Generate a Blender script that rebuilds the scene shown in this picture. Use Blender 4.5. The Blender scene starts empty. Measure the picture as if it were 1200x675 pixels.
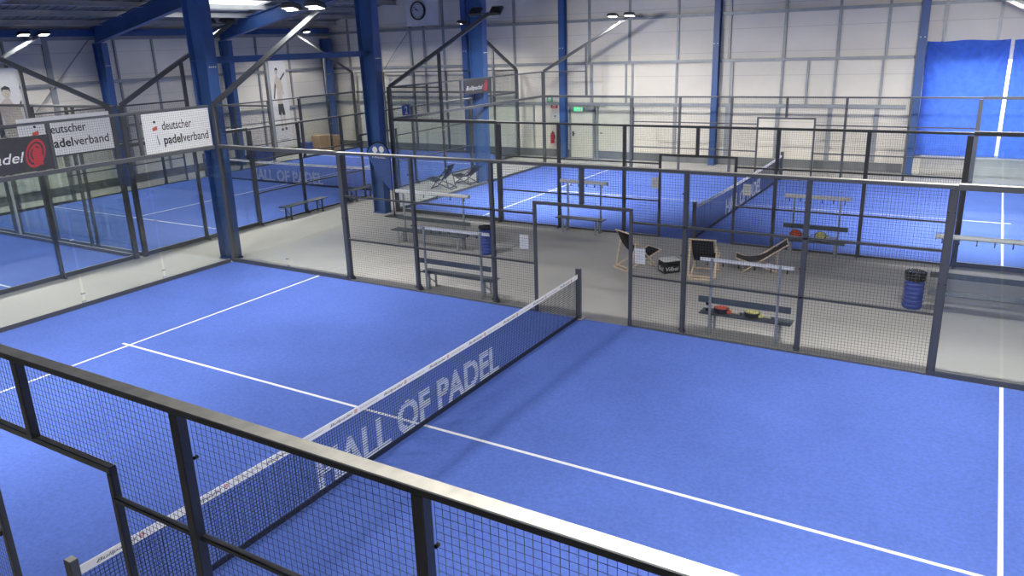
import bpy, math, random
from mathutils import Matrix, Vector
random.seed(7)
C = bpy.context.scene.collection
PI = math.pi

# ------------------------------------------------------------------ materials
def mat(name, rgb, rough=.5, metal=0., noise=None, spec=.5, bump=0., bscale=80., extra=None):
    m = bpy.data.materials.new(name); m.use_nodes = True
    nt = m.node_tree; b = nt.nodes['Principled BSDF']
    b.inputs['Base Color'].default_value = (*rgb, 1); b.inputs['Roughness'].default_value = rough
    b.inputs['Metallic'].default_value = metal; b.inputs['Specular IOR Level'].default_value = spec
    if noise:
        sc, amt = noise[0], noise[1]
        tc = nt.nodes.new('ShaderNodeTexCoord'); n = nt.nodes.new('ShaderNodeTexNoise')
        n.inputs['Scale'].default_value = sc; n.inputs['Detail'].default_value = 4
        nt.links.new(tc.outputs['Object'], n.inputs['Vector'])
        r = nt.nodes.new('ShaderNodeMapRange')
        r.inputs['From Min'].default_value = .3; r.inputs['From Max'].default_value = .7
        r.inputs['To Min'].default_value = 1 - amt; r.inputs['To Max'].default_value = 1 + amt
        nt.links.new(n.outputs['Fac'], r.inputs['Value'])
        mx = nt.nodes.new('ShaderNodeVectorMath'); mx.operation = 'SCALE'
        mx.inputs[0].default_value = rgb
        nt.links.new(r.outputs['Result'], mx.inputs['Scale'])
        nt.links.new(mx.outputs['Vector'], b.inputs['Base Color'])
    if bump:
        tc = nt.nodes.new('ShaderNodeTexCoord'); n = nt.nodes.new('ShaderNodeTexNoise')
        n.inputs['Scale'].default_value = bscale
        nt.links.new(tc.outputs['Object'], n.inputs['Vector'])
        bp = nt.nodes.new('ShaderNodeBump'); bp.inputs['Strength'].default_value = bump; bp.inputs['Distance'].default_value = .01
        nt.links.new(n.outputs['Fac'], bp.inputs['Height']); nt.links.new(bp.outputs['Normal'], b.inputs['Normal'])
    if extra: extra(nt, b)
    return m

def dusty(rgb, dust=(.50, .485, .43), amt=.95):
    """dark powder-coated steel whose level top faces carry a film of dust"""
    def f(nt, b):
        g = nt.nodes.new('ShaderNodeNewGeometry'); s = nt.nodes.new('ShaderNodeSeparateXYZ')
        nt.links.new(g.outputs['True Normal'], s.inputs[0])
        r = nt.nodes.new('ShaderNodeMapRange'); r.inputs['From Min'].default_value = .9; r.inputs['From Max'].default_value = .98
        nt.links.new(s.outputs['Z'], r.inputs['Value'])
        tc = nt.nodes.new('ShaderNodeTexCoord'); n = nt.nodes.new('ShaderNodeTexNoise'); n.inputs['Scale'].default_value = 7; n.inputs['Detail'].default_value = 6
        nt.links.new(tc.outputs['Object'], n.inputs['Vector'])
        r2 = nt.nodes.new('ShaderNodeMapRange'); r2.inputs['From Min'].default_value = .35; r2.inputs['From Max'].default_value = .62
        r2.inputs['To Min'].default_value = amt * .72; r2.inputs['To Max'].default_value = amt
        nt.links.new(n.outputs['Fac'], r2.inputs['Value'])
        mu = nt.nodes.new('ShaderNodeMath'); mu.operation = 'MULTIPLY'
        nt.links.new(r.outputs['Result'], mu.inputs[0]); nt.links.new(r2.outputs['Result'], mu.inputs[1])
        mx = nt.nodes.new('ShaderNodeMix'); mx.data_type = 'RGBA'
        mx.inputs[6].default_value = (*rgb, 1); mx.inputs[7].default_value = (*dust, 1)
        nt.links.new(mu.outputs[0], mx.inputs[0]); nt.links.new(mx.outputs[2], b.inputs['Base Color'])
    return f

def turf_nodes(rgb):
    def f(nt, b):
        tc = nt.nodes.new('ShaderNodeTexCoord')
        def noise(sc, det):
            n = nt.nodes.new('ShaderNodeTexNoise'); n.inputs['Scale'].default_value = sc; n.inputs['Detail'].default_value = det
            nt.links.new(tc.outputs['Object'], n.inputs['Vector']); return n
        n1, n2 = noise(.55, 3), noise(22, 5)
        r1 = nt.nodes.new('ShaderNodeMapRange'); r1.inputs['From Min'].default_value = .3; r1.inputs['From Max'].default_value = .7
        r1.inputs['To Min'].default_value = .92; r1.inputs['To Max'].default_value = 1.08
        nt.links.new(n1.outputs['Fac'], r1.inputs['Value'])
        r2 = nt.nodes.new('ShaderNodeMapRange'); r2.inputs['From Min'].default_value = .3; r2.inputs['From Max'].default_value = .7
        r2.inputs['To Min'].default_value = .9; r2.inputs['To Max'].default_value = 1.1
        nt.links.new(n2.outputs['Fac'], r2.inputs['Value'])
        mu = nt.nodes.new('ShaderNodeMath'); mu.operation = 'MULTIPLY'
        nt.links.new(r1.outputs[0], mu.inputs[0]); nt.links.new(r2.outputs[0], mu.inputs[1])
        v = nt.nodes.new('ShaderNodeVectorMath'); v.operation = 'SCALE'; v.inputs[0].default_value = rgb
        nt.links.new(mu.outputs[0], v.inputs['Scale']); nt.links.new(v.outputs[0], b.inputs['Base Color'])
    return f

def glass_mat(name, tint, fac=1.0):
    m = bpy.data.materials.new(name); m.use_nodes = True; nt = m.node_tree; nt.nodes.clear()
    o = nt.nodes.new('ShaderNodeOutputMaterial'); t = nt.nodes.new('ShaderNodeBsdfTransparent'); t.inputs[0].default_value = (*tint, 1)
    g = nt.nodes.new('ShaderNodeBsdfGlossy'); g.inputs['Roughness'].default_value = .01
    lw = nt.nodes.new('ShaderNodeLayerWeight'); lw.inputs['Blend'].default_value = .5
    pw = nt.nodes.new('ShaderNodeMath'); pw.operation = 'POWER'; pw.inputs[1].default_value = 5; nt.links.new(lw.outputs['Facing'], pw.inputs[0])
    mu = nt.nodes.new('ShaderNodeMath'); mu.operation = 'MULTIPLY_ADD'; mu.inputs[1].default_value = .96 * fac; mu.inputs[2].default_value = .04 * fac
    nt.links.new(pw.outputs[0], mu.inputs[0])
    mx = nt.nodes.new('ShaderNodeMixShader')
    nt.links.new(mu.outputs[0], mx.inputs[0]); nt.links.new(t.outputs[0], mx.inputs[1]); nt.links.new(g.outputs[0], mx.inputs[2])
    nt.links.new(mx.outputs[0], o.inputs[0]); return m

def emit(name, rgb, s):
    m = bpy.data.materials.new(name); m.use_nodes = True; nt = m.node_tree; nt.nodes.clear()
    o = nt.nodes.new('ShaderNodeOutputMaterial'); e = nt.nodes.new('ShaderNodeEmission')
    e.inputs[0].default_value = (*rgb, 1); e.inputs[1].default_value = s
    nt.links.new(e.outputs[0], o.inputs[0]); return m

def translucent(name, rgb, f=.5):
    m = bpy.data.materials.new(name); m.use_nodes = True; nt = m.node_tree; nt.nodes.clear()
    o = nt.nodes.new('ShaderNodeOutputMaterial'); d = nt.nodes.new('ShaderNodeBsdfDiffuse'); t = nt.nodes.new('ShaderNodeBsdfTranslucent')
    tc = nt.nodes.new('ShaderNodeTexCoord'); n = nt.nodes.new('ShaderNodeTexNoise'); n.inputs['Scale'].default_value = 6; n.inputs['Detail'].default_value = 5
    nt.links.new(tc.outputs['Object'], n.inputs['Vector'])
    r = nt.nodes.new('ShaderNodeMapRange'); r.inputs['From Min'].default_value = .3; r.inputs['From Max'].default_value = .7
    r.inputs['To Min'].default_value = .9; r.inputs['To Max'].default_value = 1.1
    nt.links.new(n.outputs['Fac'], r.inputs['Value'])
    v = nt.nodes.new('ShaderNodeVectorMath'); v.operation = 'SCALE'; v.inputs[0].default_value = rgb
    nt.links.new(r.outputs[0], v.inputs['Scale'])
    nt.links.new(v.outputs[0], d.inputs[0]); nt.links.new(v.outputs[0], t.inputs[0])
    mx = nt.nodes.new('ShaderNodeMixShader'); mx.inputs[0].default_value = f
    nt.links.new(d.outputs[0], mx.inputs[1]); nt.links.new(t.outputs[0], mx.inputs[2]); nt.links.new(mx.outputs[0], o.inputs[0]); return m

def panel_nodes(rgb, axis):
    """sheet-metal liner panels: a faint seam every 0.9 m of height and fine ribs"""
    def f(nt, b):
        tc = nt.nodes.new('ShaderNodeTexCoord'); s = nt.nodes.new('ShaderNodeSeparateXYZ'); nt.links.new(tc.outputs['Object'], s.inputs[0])
        fr = nt.nodes.new('ShaderNodeMath'); fr.operation = 'WRAP'; fr.inputs[1].default_value = .9; fr.inputs[2].default_value = 0
        nt.links.new(s.outputs['Z'], fr.inputs[0])
        lt = nt.nodes.new('ShaderNodeMath'); lt.operation = 'LESS_THAN'; lt.inputs[1].default_value = .018; nt.links.new(fr.outputs[0], lt.inputs[0])
        mx = nt.nodes.new('ShaderNodeMix'); mx.data_type = 'RGBA'
        mx.inputs[6].default_value = (*rgb, 1); mx.inputs[7].default_value = (*(c * .72 for c in rgb), 1)
        nt.links.new(lt.outputs[0], mx.inputs[0])
        n = nt.nodes.new('ShaderNodeTexNoise'); n.inputs['Scale'].default_value = .7; n.inputs['Detail'].default_value = 3
        nt.links.new(tc.outputs['Object'], n.inputs['Vector'])
        r = nt.nodes.new('ShaderNodeMapRange'); r.inputs['From Min'].default_value = .3; r.inputs['From Max'].default_value = .7
        r.inputs['To Min'].default_value = .94; r.inputs['To Max'].default_value = 1.04; nt.links.new(n.outputs['Fac'], r.inputs['Value'])
        v = nt.nodes.new('ShaderNodeVectorMath'); v.operation = 'SCALE'; nt.links.new(mx.outputs[2], v.inputs[0]); nt.links.new(r.outputs[0], v.inputs['Scale'])
        nt.links.new(v.outputs[0], b.inputs['Base Color'])
    return f

STEEL = (.080, .085, .093)
M = dict(
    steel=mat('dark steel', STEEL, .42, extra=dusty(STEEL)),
    wire=mat('wire mesh', (.055, .062, .074), .5),
    turf=mat('blue turf', (.085, .17, .60), .95, spec=.1, bump=.35, bscale=60, extra=turf_nodes((.100, .170, .535))),
    line=mat('white line', (.80, .82, .84), .8, noise=(40, .05)),
    floor=mat('grey floor', (.47, .46, .435), .62, noise=(.5, .07), spec=.35),
    cladding=mat('cream cladding', (.76, .72, .64), .6, extra=panel_nodes((.80, .76, .67), 0)),
    girt=mat('galvanised rail', (.33, .35, .37), .5, .3, noise=(3, .1)),
    dado=mat('grey plinth', (.16, .17, .18), .7, noise=(2, .15)),
    blue=mat('blue painted steel', (.042, .105, .30), .42, noise=(1.2, .12)),
    roof=mat('grey roof sheet', (.26, .27, .285), .55, .0, noise=(1.5, .1)),
    purlin=mat('galvanised purlin', (.60, .60, .60), .45, .1, noise=(2, .1)),
    glass=glass_mat('court glass', (.95, .968, .955)),
    edge=mat('glass seam', (.18, .24, .22), .3),
    net=mat('net twine', (.012, .018, .045), .8),
    netprint=mat('white net print', (.55, .60, .70), .8),
    band=mat('white net band', (.90, .90, .89), .7, noise=(30, .03)),
    black=mat('black ink', (.012, .012, .014), .6),
    greyink=mat('grey ink', (.35, .35, .36), .6),
    red=mat('red ink', (.55, .05, .06), .5),
    white=mat('white vinyl', (.80, .80, .79), .5, noise=(4, .03)),
    vinylgrey=mat('charcoal vinyl', (.055, .055, .06), .5, noise=(6, .1)),
    anth=mat('anthracite slat', (.085, .105, .125), .45, noise=(9, .15)),
    galv=mat('light grey steel tube', (.36, .39, .42), .4, .2, noise=(9, .1)),
    alu=mat('white coated rail', (.84, .85, .85), .4, noise=(12, .05)),
    wood=mat('pale beech', (.80, .64, .47), .55, noise=(14, .15)),
    cloth=mat('black canvas', (.012, .012, .015), .85, noise=(60, .3)),
    brown=mat('grey brown canvas', (.06, .05, .048), .85, noise=(60, .2)),
    binblue=mat('blue ribbed plastic', (.035, .07, .33), .45, noise=(12, .1)),
    bag=mat('black bin bag', (.014, .014, .016), .22, bump=1.0, bscale=25),
    lens=emit('floodlight glow', (1, .985, .95), 6.),
    housing=mat('floodlight housing', (.05, .055, .06), .4),
    tarp=translucent('blue tarpaulin', (.085, .20, .80), .5),
    ground=mat('outside asphalt', (.4, .4, .4), .9, noise=(2, .1)),
    shutter=mat('grey shutter', (.50, .50, .48), .5, noise=(6, .06)),
    door=mat('cream door leaf', (.66, .64, .57), .5, noise=(3, .04)),
    doorgrey=mat('grey door frame', (.22, .24, .26), .5, noise=(3, .05)),
    handle=mat('dark handle', (.05, .05, .05), .3, .6),
    green=emit('exit sign glow', (.12, .75, .35), 1.6),
    signgreen=mat('green sign', (.10, .45, .22), .5),
    skin=mat('printed skin tone', (.62, .56, .49), .6, noise=(9, .12)),
    shorts=mat('printed dark cloth', (.06, .065, .06), .6, noise=(30, .3)),
    card=mat('cardboard', (.50, .33, .18), .8, noise=(5, .12)),
    pallet=mat('pallet wood', (.42, .29, .17), .8, noise=(9, .2)),
    flag=mat('blue flag fabric', (.055, .115, .36), .7, noise=(9, .12)),
    orange=mat('orange racket face', (.62, .10, .05), .4, noise=(18, .35)),
    yellow=mat('yellow racket face', (.62, .60, .22), .4, noise=(18, .35)),
    racketside=mat('dark racket rim', (.03, .03, .035), .35),
    grip=mat('racket grip', (.55, .52, .45), .7, noise=(60, .3)),
    crate=mat('black crate plastic', (.016, .018, .018), .4, noise=(20, .3)),
    cushion=mat('white crate cushion', (.80, .80, .78), .7, noise=(9, .04)),
    redpaint=mat('red enamel', (.55, .03, .03), .35),
    cable=mat('white conduit', (.75, .75, .73), .5, noise=(4, .03)),
    clockface=mat('white clock face', (.62, .63, .64), .4),
    paper=mat('white paper sheet', (.86, .87, .86), .6, noise=(9, .02)),
    mats=mat('blue gym mat', (.06, .10, .36), .6, noise=(3, .1)),
)

# ------------------------------------------------------------------ mesh building
class MB:
    def __init__(s): s.v = []; s.f = []
    def add(s, vs, fs):
        n = len(s.v); s.v += [tuple(v) for v in vs]; s.f += [tuple(i + n for i in f) for f in fs]; return s
    def box(s, x0, x1, y0, y1, z0, z1):
        return s.add([(x0, y0, z0), (x1, y0, z0), (x1, y1, z0), (x0, y1, z0), (x0, y0, z1), (x1, y0, z1), (x1, y1, z1), (x0, y1, z1)],
                     [(0, 3, 2, 1), (4, 5, 6, 7), (0, 1, 5, 4), (1, 2, 6, 5), (2, 3, 7, 6), (3, 0, 4, 7)])
    def cbox(s, x0, x1, y0, y1, z0, z1, c=.006):
        """box with chamfered vertical and horizontal edges"""
        c = min(c, (x1 - x0) / 3, (y1 - y0) / 3, (z1 - z0) / 3)
        V = []; idx = {}
        for i, (X, sx) in enumerate(((x0, 1), (x1, -1))):
            for j, (Y, sy) in enumerate(((y0, 1), (y1, -1))):
                for k, (Z, sz) in enumerate(((z0, 1), (z1, -1))):
                    for a in range(3):
                        idx[(i, j, k, a)] = len(V)
                        V.append((X + (sx * c if a != 0 else 0), Y + (sy * c if a != 1 else 0), Z + (sz * c if a != 2 else 0)))
        F = []
        def q(l): F.append(tuple(idx[t] for t in l))
        for i in (0, 1): q([(i, 0, 0, 0), (i, 1, 0, 0), (i, 1, 1, 0), (i, 0, 1, 0)][::1 if i else -1])
        for j in (0, 1): q([(0, j, 0, 1), (1, j, 0, 1), (1, j, 1, 1), (0, j, 1, 1)][::-1 if j else 1])
        for k in (0, 1): q([(0, 0, k, 2), (1, 0, k, 2), (1, 1, k, 2), (0, 1, k, 2)][::1 if k else -1])
        for i in (0, 1):
            for j in (0, 1):
                q([(i, j, 0, 0), (i, j, 0, 1), (i, j, 1, 1), (i, j, 1, 0)][::1 if i == j else -1])
            for k in (0, 1):
                q([(i, 0, k, 0), (i, 1, k, 0), (i, 1, k, 2), (i, 0, k, 2)][::1 if i != k else -1])
        for j in (0, 1):
            for k in (0, 1):
                q([(0, j, k, 1), (1, j, k, 1), (1, j, k, 2), (0, j, k, 2)][::1 if j == k else -1])
        for i in (0, 1):
            for j in (0, 1):
                for k in (0, 1): q([(i, j, k, a) for a in range(3)])
        return s.add(V, F)
    def bar(s, p0, p1, w, h, up=(0, 0, 1)):
        p0, p1 = Vector(p0), Vector(p1); d = (p1 - p0).normalized(); u = Vector(up)
        if abs(d.dot(u)) > .98: u = Vector((1, 0, 0))
        a = d.cross(u).normalized() * w / 2; b = a.normalized().cross(d).normalized() * h / 2
        V = [p + sx * a + sy * b for p in (p0, p1) for sx, sy in ((-1, -1), (1, -1), (1, 1), (-1, 1))]
        return s.add(V, [(0, 1, 2, 3), (7, 6, 5, 4), (0, 4, 5, 1), (1, 5, 6, 2), (2, 6, 7, 3), (3, 7, 4, 0)])
    def tube(s, pts, r, n=8, caps=True):
        pts = [Vector(p) for p in pts]; R = r if isinstance(r, (list, tuple)) else [r] * len(pts)
        rings = []; base = len(s.v); prev = None
        for i, p in enumerate(pts):
            d = (pts[min(i + 1, len(pts) - 1)] - pts[max(i - 1, 0)]).normalized()
            if prev is None:
                u = Vector((0, 0, 1)) if abs(d.z) < .9 else Vector((1, 0, 0)); a = d.cross(u).normalized()
            else: a = (prev - d * prev.dot(d)).normalized()
            prev = a; b = d.cross(a)
            for k in range(n):
                t = 2 * PI * k / n; s.v.append(tuple(p + (a * math.cos(t) + b * math.sin(t)) * R[i]))
        for i in range(len(pts) - 1):
            for k in range(n):
                k2 = (k + 1) % n
                s.f.append((base + i * n + k, base + i * n + k2, base + (i + 1) * n + k2, base + (i + 1) * n + k))
        if caps:
            s.f.append(tuple(base + k for k in range(n))[::-1]); s.f.append(tuple(base + (len(pts) - 1) * n + k for k in range(n)))
        return s
    def lathe(s, prof, n=24, cx=0, cy=0):
        base = len(s.v)
        for r, z in prof:
            for k in range(n):
                t = 2 * PI * k / n; s.v.append((cx + r * math.cos(t), cy + r * math.sin(t), z))
        for i in range(len(prof) - 1):
            for k in range(n):
                k2 = (k + 1) % n
                s.f.append((base + i * n + k, base + i * n + k2, base + (i + 1) * n + k2, base + (i + 1) * n + k))
        s.f.append(tuple(base + k for k in range(n))[::-1]); s.f.append(tuple(base + (len(prof) - 1) * n + k for k in range(n)))
        return s
    def prism(s, poly, axis, t0, t1):
        """poly of 2-D points extruded along axis: 'x' (pts are y,z), 'y' (x,z), 'z' (x,y)"""
        def P(a, b, t): return {'x': (t, a, b), 'y': (a, t, b), 'z': (a, b, t)}[axis]
        n = len(poly)
        V = [P(a, b, t0) for a, b in poly] + [P(a, b, t1) for a, b in poly]
        F = [tuple(range(n))[::-1], tuple(range(n, 2 * n))] + [(i, (i + 1) % n, (i + 1) % n + n, i + n) for i in range(n)]
        return s.add(V, F)
    def grid(s, x0, x1, z0, z1, step, t, y=0.):
        """welded wire mesh in the plane y"""
        nx = max(1, round((x1 - x0) / step)); nz = max(1, round((z1 - z0) / step)); h = t / 2
        def pr(a, b):
            n = len(s.v)
            if a[0] == b[0]:
                for (x, yy, z) in (a, b): s.v += [(x - h, yy, z), (x, yy - h, z), (x + h, yy, z), (x, yy + h, z)]
            else:
                for (x, yy, z) in (a, b): s.v += [(x, yy - h, z), (x, yy, z - h), (x, yy + h, z), (x, yy, z + h)]
            for k in range(4): s.f.append((n + k, n + (k + 1) % 4, n + 4 + (k + 1) % 4, n + 4 + k))
        for i in range(nx + 1):
            x = x0 + (x1 - x0) * i / nx; pr((x, y, z0), (x, y, z1))
        for k in range(nz + 1):
            z = z0 + (z1 - z0) * k / nz; pr((x0, y + t * .8, z), (x1, y + t * .8, z))
        return s
    def xf(s, m):
        s.v = [tuple(m @ Vector(v)) for v in s.v]; return s
    def build(s, name, m, parent=None, smooth=False):
        me = bpy.data.meshes.new(name); me.from_pydata(s.v, [], s.f); me.validate(); me.update()
        if m is not None: me.materials.append(m)
        if smooth:
            me.polygons.foreach_set('use_smooth', [True] * len(me.polygons))
        o = bpy.data.objects.new(name, me); C.objects.link(o)
        if parent is not None: o.parent = parent
        return o

def tag(o, label=None, cat=None, group=None, kind=None):
    if label: o['label'] = label
    if cat: o['category'] = cat
    if group: o['group'] = group
    if kind: o['kind'] = kind
    return o
def thing(name, label, cat, loc=(0, 0, 0), rz=0., group=None):
    o = bpy.data.objects.new(name, None); C.objects.link(o); o.location = loc; o.rotation_euler = (0, 0, rz)
    o.empty_display_size = .1
    return tag(o, label, cat, group)
def struct(o): o['kind'] = 'structure'; return o
def copy_tree(o, parent=None):
    c = o.copy(); C.objects.link(c); c.parent = parent
    for ch in list(o.children): copy_tree(ch, c)
    return c

_tc = {}
def text_tris(body, shear=0., bold=0.):
    """outline triangles of a word, normalised to cap height 1, x from 0"""
    k = (body, shear, bold)
    if k in _tc: return _tc[k]
    cu = bpy.data.curves.new('glyphs', 'FONT'); cu.body = body; cu.size = 1; cu.shear = shear; cu.resolution_u = 3; cu.offset = bold
    o = bpy.data.objects.new('glyphs', cu); C.objects.link(o)
    dg = bpy.context.evaluated_depsgraph_get(); me = bpy.data.meshes.new_from_object(o.evaluated_get(dg))
    me.calc_loop_triangles()
    V = [(v.co.x, v.co.y) for v in me.vertices]; T = [tuple(t.vertices) for t in me.loop_triangles]
    C.objects.unlink(o); bpy.data.objects.remove(o); bpy.data.meshes.remove(me)
    xs = [v[0] for v in V]; x0, x1 = min(xs), max(xs); ch = .729
    V = [((x - x0) / ch, y / ch) for x, y in V]
    _tc[k] = (V, T, (x1 - x0) / ch); return _tc[k]
def text_mb(body, h, width=None, shear=0., align='l', mb=None, ox=0., oz=0., y=0., bold=.008):
    """flat lettering in the local x-z plane at depth y (facing -y)"""
    V, T, w = text_tris(body, shear, bold)
    sx = (width / w) if width else h
    W = w * sx; off = {'l': 0, 'c': -W / 2, 'r': -W}[align]
    mb = mb or MB()
    mb.add([(ox + off + a * sx, y, oz + b * h) for a, b in V], [t for t in T]); return mb

FACE = {  # frames whose local -y looks along the named world direction
    '-y': 0., '+x': PI / 2, '+y': PI, '-x': -PI / 2}

# ------------------------------------------------------------------ the hall
XL, XR, YN, YF = -24.8, 18.2, -17.6, 24.8
def roof_z(x): return 6.5 + .19 * (x - XL) if x <= -3.3 else 6.5 + .19 * (-3.3 - XL) - .19 * (x + 3.3)
fl = struct(MB().box(XL - .3, XR + .3, YN - .3, YF + .3, -.2, 0).build('floor', M['floor']))

def gable(y0, y1, openings=()):
    mb = MB()
    zt = roof_z(-3.3)
    poly_l = lambda a, b: [(a, 0), (b, 0), (b, roof_z(b)), (a, roof_z(a))]
    xs = sorted({XL - .3, XR + .3, -3.3} | {v for o in openings for v in o[:2]})
    for a, b in zip(xs, xs[1:]):
        op = [o for o in openings if o[0] <= a and b <= o[1]]
        if op:
            z0, z1 = op[0][2:]
            mb.box(a, b, y0, y1, 0, z0); mb.prism([(a, z1), (b, z1), (b, roof_z(b)), (a, roof_z(a))], 'y', y0, y1)
        else: mb.prism(poly_l(a, b), 'y', y0, y1)
    return mb
OPEN = (4.35, 8.9, .78, 4.05)
wf = struct(gable(YF, YF + .2, (OPEN,)).build('wall_far', M['cladding']))
wn = struct(gable(YN - .2, YN).build('wall_near', M['cladding']))
wl = struct(MB().box(XL - .2, XL, YN, YF, 0, 6.5).build('wall_left', M['cladding']))
wr = struct(MB().box(XR, XR + .2, YN, YF, 0, 6.5).build('wall_right', M['cladding']))
# far wall rails and studs (children of the wall)
for z, h, d in ((2.43, .13, .12), (4.2, .11, .12), (6.0, .12, .12), (7.8, .12, .12)):
    x0, x1 = XL + .1, XR - .1
    if z < 3: x1 = 3.6
    if z > 7: x0, x1 = -17, 10
    if z in (4.2,): x1 = 3.7
    MB().box(x0, x1, YF - d, YF, z - h / 2, z + h / 2).build('wall_rail', M['girt'], wf)
def stud(x, z0, z1, w=.09, d=.08): MB().box(x - w / 2, x + w / 2, YF - d, YF, z0, z1).build('wall_stud', M['girt'], wf)
for x in (-23.3, -21.2, -19.15, -18.3, -17.1, -13.05, -9.2, -7.3, -5.15, -3.0, -.87, 1.09, 2.76):
    stud(x, 6.06, min(7.74, roof_z(x) - .1)); stud(x, 4.26, 5.94, .1)
for x in (-23.3, -21.2, -19.15, -18.3, -17.1, -13.05, -9.1, -7.45, -7.15, -5.17, -2.86, -.88, .08, 1.08, 2.71):
    stud(x, 2.5, 4.14, .13 if x in (-2.86, -9.1) else .08)
for x, w in ((-23.3, .08), (-21.2, .08), (-19.15, .08), (-17.1, .08), (-13.05, .1), (-12.1, .07), (-5.2, .14), (-2.9, .28), (-.95, .16), (1.0, .16), (2.65, .16)):
    stud(x, .36, 2.36, w, .06)
for x in (6.2, 4.55): stud(x, 4.1, 8.0, .1)
MB().box(-24.7, 3.7, YF - .05, YF, 0, .34).build('wall_plinth', M['dado'], wf)
MB().box(-24.7, -24.65, 0, 1, 0, .01)
# left wall rails and studs
for z, h in ((4.24, .12), (2.43, .1), (5.95, .14)):
    MB().box(XL, XL + .1, YN + .1, YF - .1, z - h / 2, z + h / 2).build('wall_rail', M['girt'], wl)
for y in (-14, -11.5, -8, -5.2, -2.4, .2, 3.2, 7.9, 9.45, 12.3, 14.05, 15.9, 19.7, 21.8):
    for z0, z1 in ((.36, 2.38), (2.48, 4.18), (4.3, 5.88)):
        w = .22 if y in (9.45,) else .08
        MB().box(XL, XL + .08, y - w / 2, y + w / 2, z0, z1).build('wall_stud', M['girt'], wl)
MB().box(XL, XL + .05, YN + .1, YF - .1, 0, .34).build('wall_plinth', M['dado'], wl)
MB().box(XL, XL + .24, YN + .1, YF - .1, 6.02, 6.28).build('eaves_beam', M['blue'], wl)
# wall brace rods
MB().bar((XL + .12, 8.6, 3.3), (XL + .12, 11.2, 5.9), .035, .035).build('brace_rod', M['girt'], wl)
MB().bar((-22.4, YF - .14, 2.6), (-18.9, YF - .14, 6.2), .03, .03).build('brace_rod', M['girt'], wf)

# roof: two slopes, ribbed sheets, one translucent strip
SKY = (-22.35, -20.75, 11.85, 17.4)
def slope(x0, x1, y0, y1, t=.08):
    mb = MB(); mb.add([(x0, y0, roof_z(x0)), (x1, y0, roof_z(x1)), (x1, y1, roof_z(x1)), (x0, y1, roof_z(x0)),
                       (x0, y0, roof_z(x0) + t), (x1, y0, roof_z(x1) + t), (x1, y1, roof_z(x1) + t), (x0, y1, roof_z(x0) + t)],
                      [(0, 3, 2, 1), (4, 5, 6, 7), (0, 1, 5, 4), (1, 2, 6, 5), (2, 3, 7, 6), (3, 0, 4, 7)]); return mb
cl = MB()
def put(mb, o): mb.add(o.v, o.f)
for a in (slope(XL - .3, SKY[0], YN - .3, YF + .3), slope(SKY[1], -3.3, YN - .3, YF + .3), slope(-3.3, XR + .3, YN - .3, YF + .3),
          slope(SKY[0], SKY[1], YN - .3, SKY[2]), slope(SKY[0], SKY[1], SKY[3], YF + .3)): put(cl, a)
ceil = struct(cl.build('ceiling', M['roof']))
ribs = MB()
y = YN
while y < YF:
    if not (SKY[2] < y < SKY[3]):
        o = slope(XL, -3.3, y, y + .05, .03); o.v = [(a, b, c - .03) for a, b, c in o.v]; put(ribs, o)
    y += .33
ribs.build('roof_rib', M['roof'], ceil)
x = XL + .7
while x < -3.4:
    z = roof_z(x) - .03
    mb = MB().box(x - .03, x + .03, YN, YF, z - .19, z); mb.box(x + .03, x + .14, YN, YF, z - .19, z - .175)
    mb.build('purlin', M['purlin'], ceil); x += 1.38
x = -2
while x < XR - .5:
    z = roof_z(x) - .03
    MB().box(x - .03, x + .03, YN, YF, z - .19, z).build('purlin', M['purlin'], ceil); x += 2.76

# blue portal frames
FR = (-1.1, 5.07, 11.45, 17.6, 24.15)
def col_label(i): return ['thick blue steel column off the near end of the row', 'thick blue steel column behind the corner of the near court',
    'thick blue steel column behind the blue teardrop flag', 'thick blue steel column showing through the middle court\'s end glass'][i]
def column(x, y, h, dx0, dx1, w, label, group):
    """welded tapered H column: flanges square to x, web along x"""
    t = thing('steel_column', label, 'column', (x, y, 0), 0, group)
    a, b = dx0 / 2, dx1 / 2; f = .022
    for s, nm in ((-1, 'flange'), (1, 'flange')):
        MB().prism([(s * a, 0), (s * (a - f), 0), (s * (b - f), h), (s * b, h)][::1 if s > 0 else -1], 'y', -w / 2, w / 2).build(nm, M['blue'], t)
    MB().prism([(-a + f, 0), (a - f, 0), (b - f, h), (-b + f, h)], 'y', -.011, .011).build('web', M['blue'], t)
    MB().box(-a - .02, a + .02, -w / 2 - .02, w / 2 + .02, 0, .025).build('base_plate', M['blue'], t)
    pl = MB()
    for zz in (5.03,):
        bb = a + (b - a) * zz / h
        pl.box(-bb + f, bb - f, -w / 2, -.011, zz - .01, zz + .01); pl.box(-bb + f, bb - f, .011, w / 2, zz - .01, zz + .01)
    pl.build('stiffener', M['blue'], t)
    bb = a + (b - a) * 4.9 / h
    for yy in (-.09, -.03, .03, .09): MB().box(bb, bb + .02, yy - .012, yy + .012, 4.86, 4.89).build('bolt', M['cable'], t)
    return t
for i, y in enumerate(FR[:4]):
    if i == 0: continue
    column(-10.42, y + (0.22 if i == 1 else .05), 8.45, .46, .70, .32, col_label(i), 'blue columns down the middle of the hall')
for y, lb in ((11.45, 'blue column on the left wall under the first whole roof beam'), (17.6, 'blue column on the left wall hidden behind the near corner column'), (24.15, 'blue column in the far left corner of the hall beside the tall poster')):
    column(XL + .42, y, 5.75, .40, .62, .26, lb, 'blue columns on the left wall')
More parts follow.
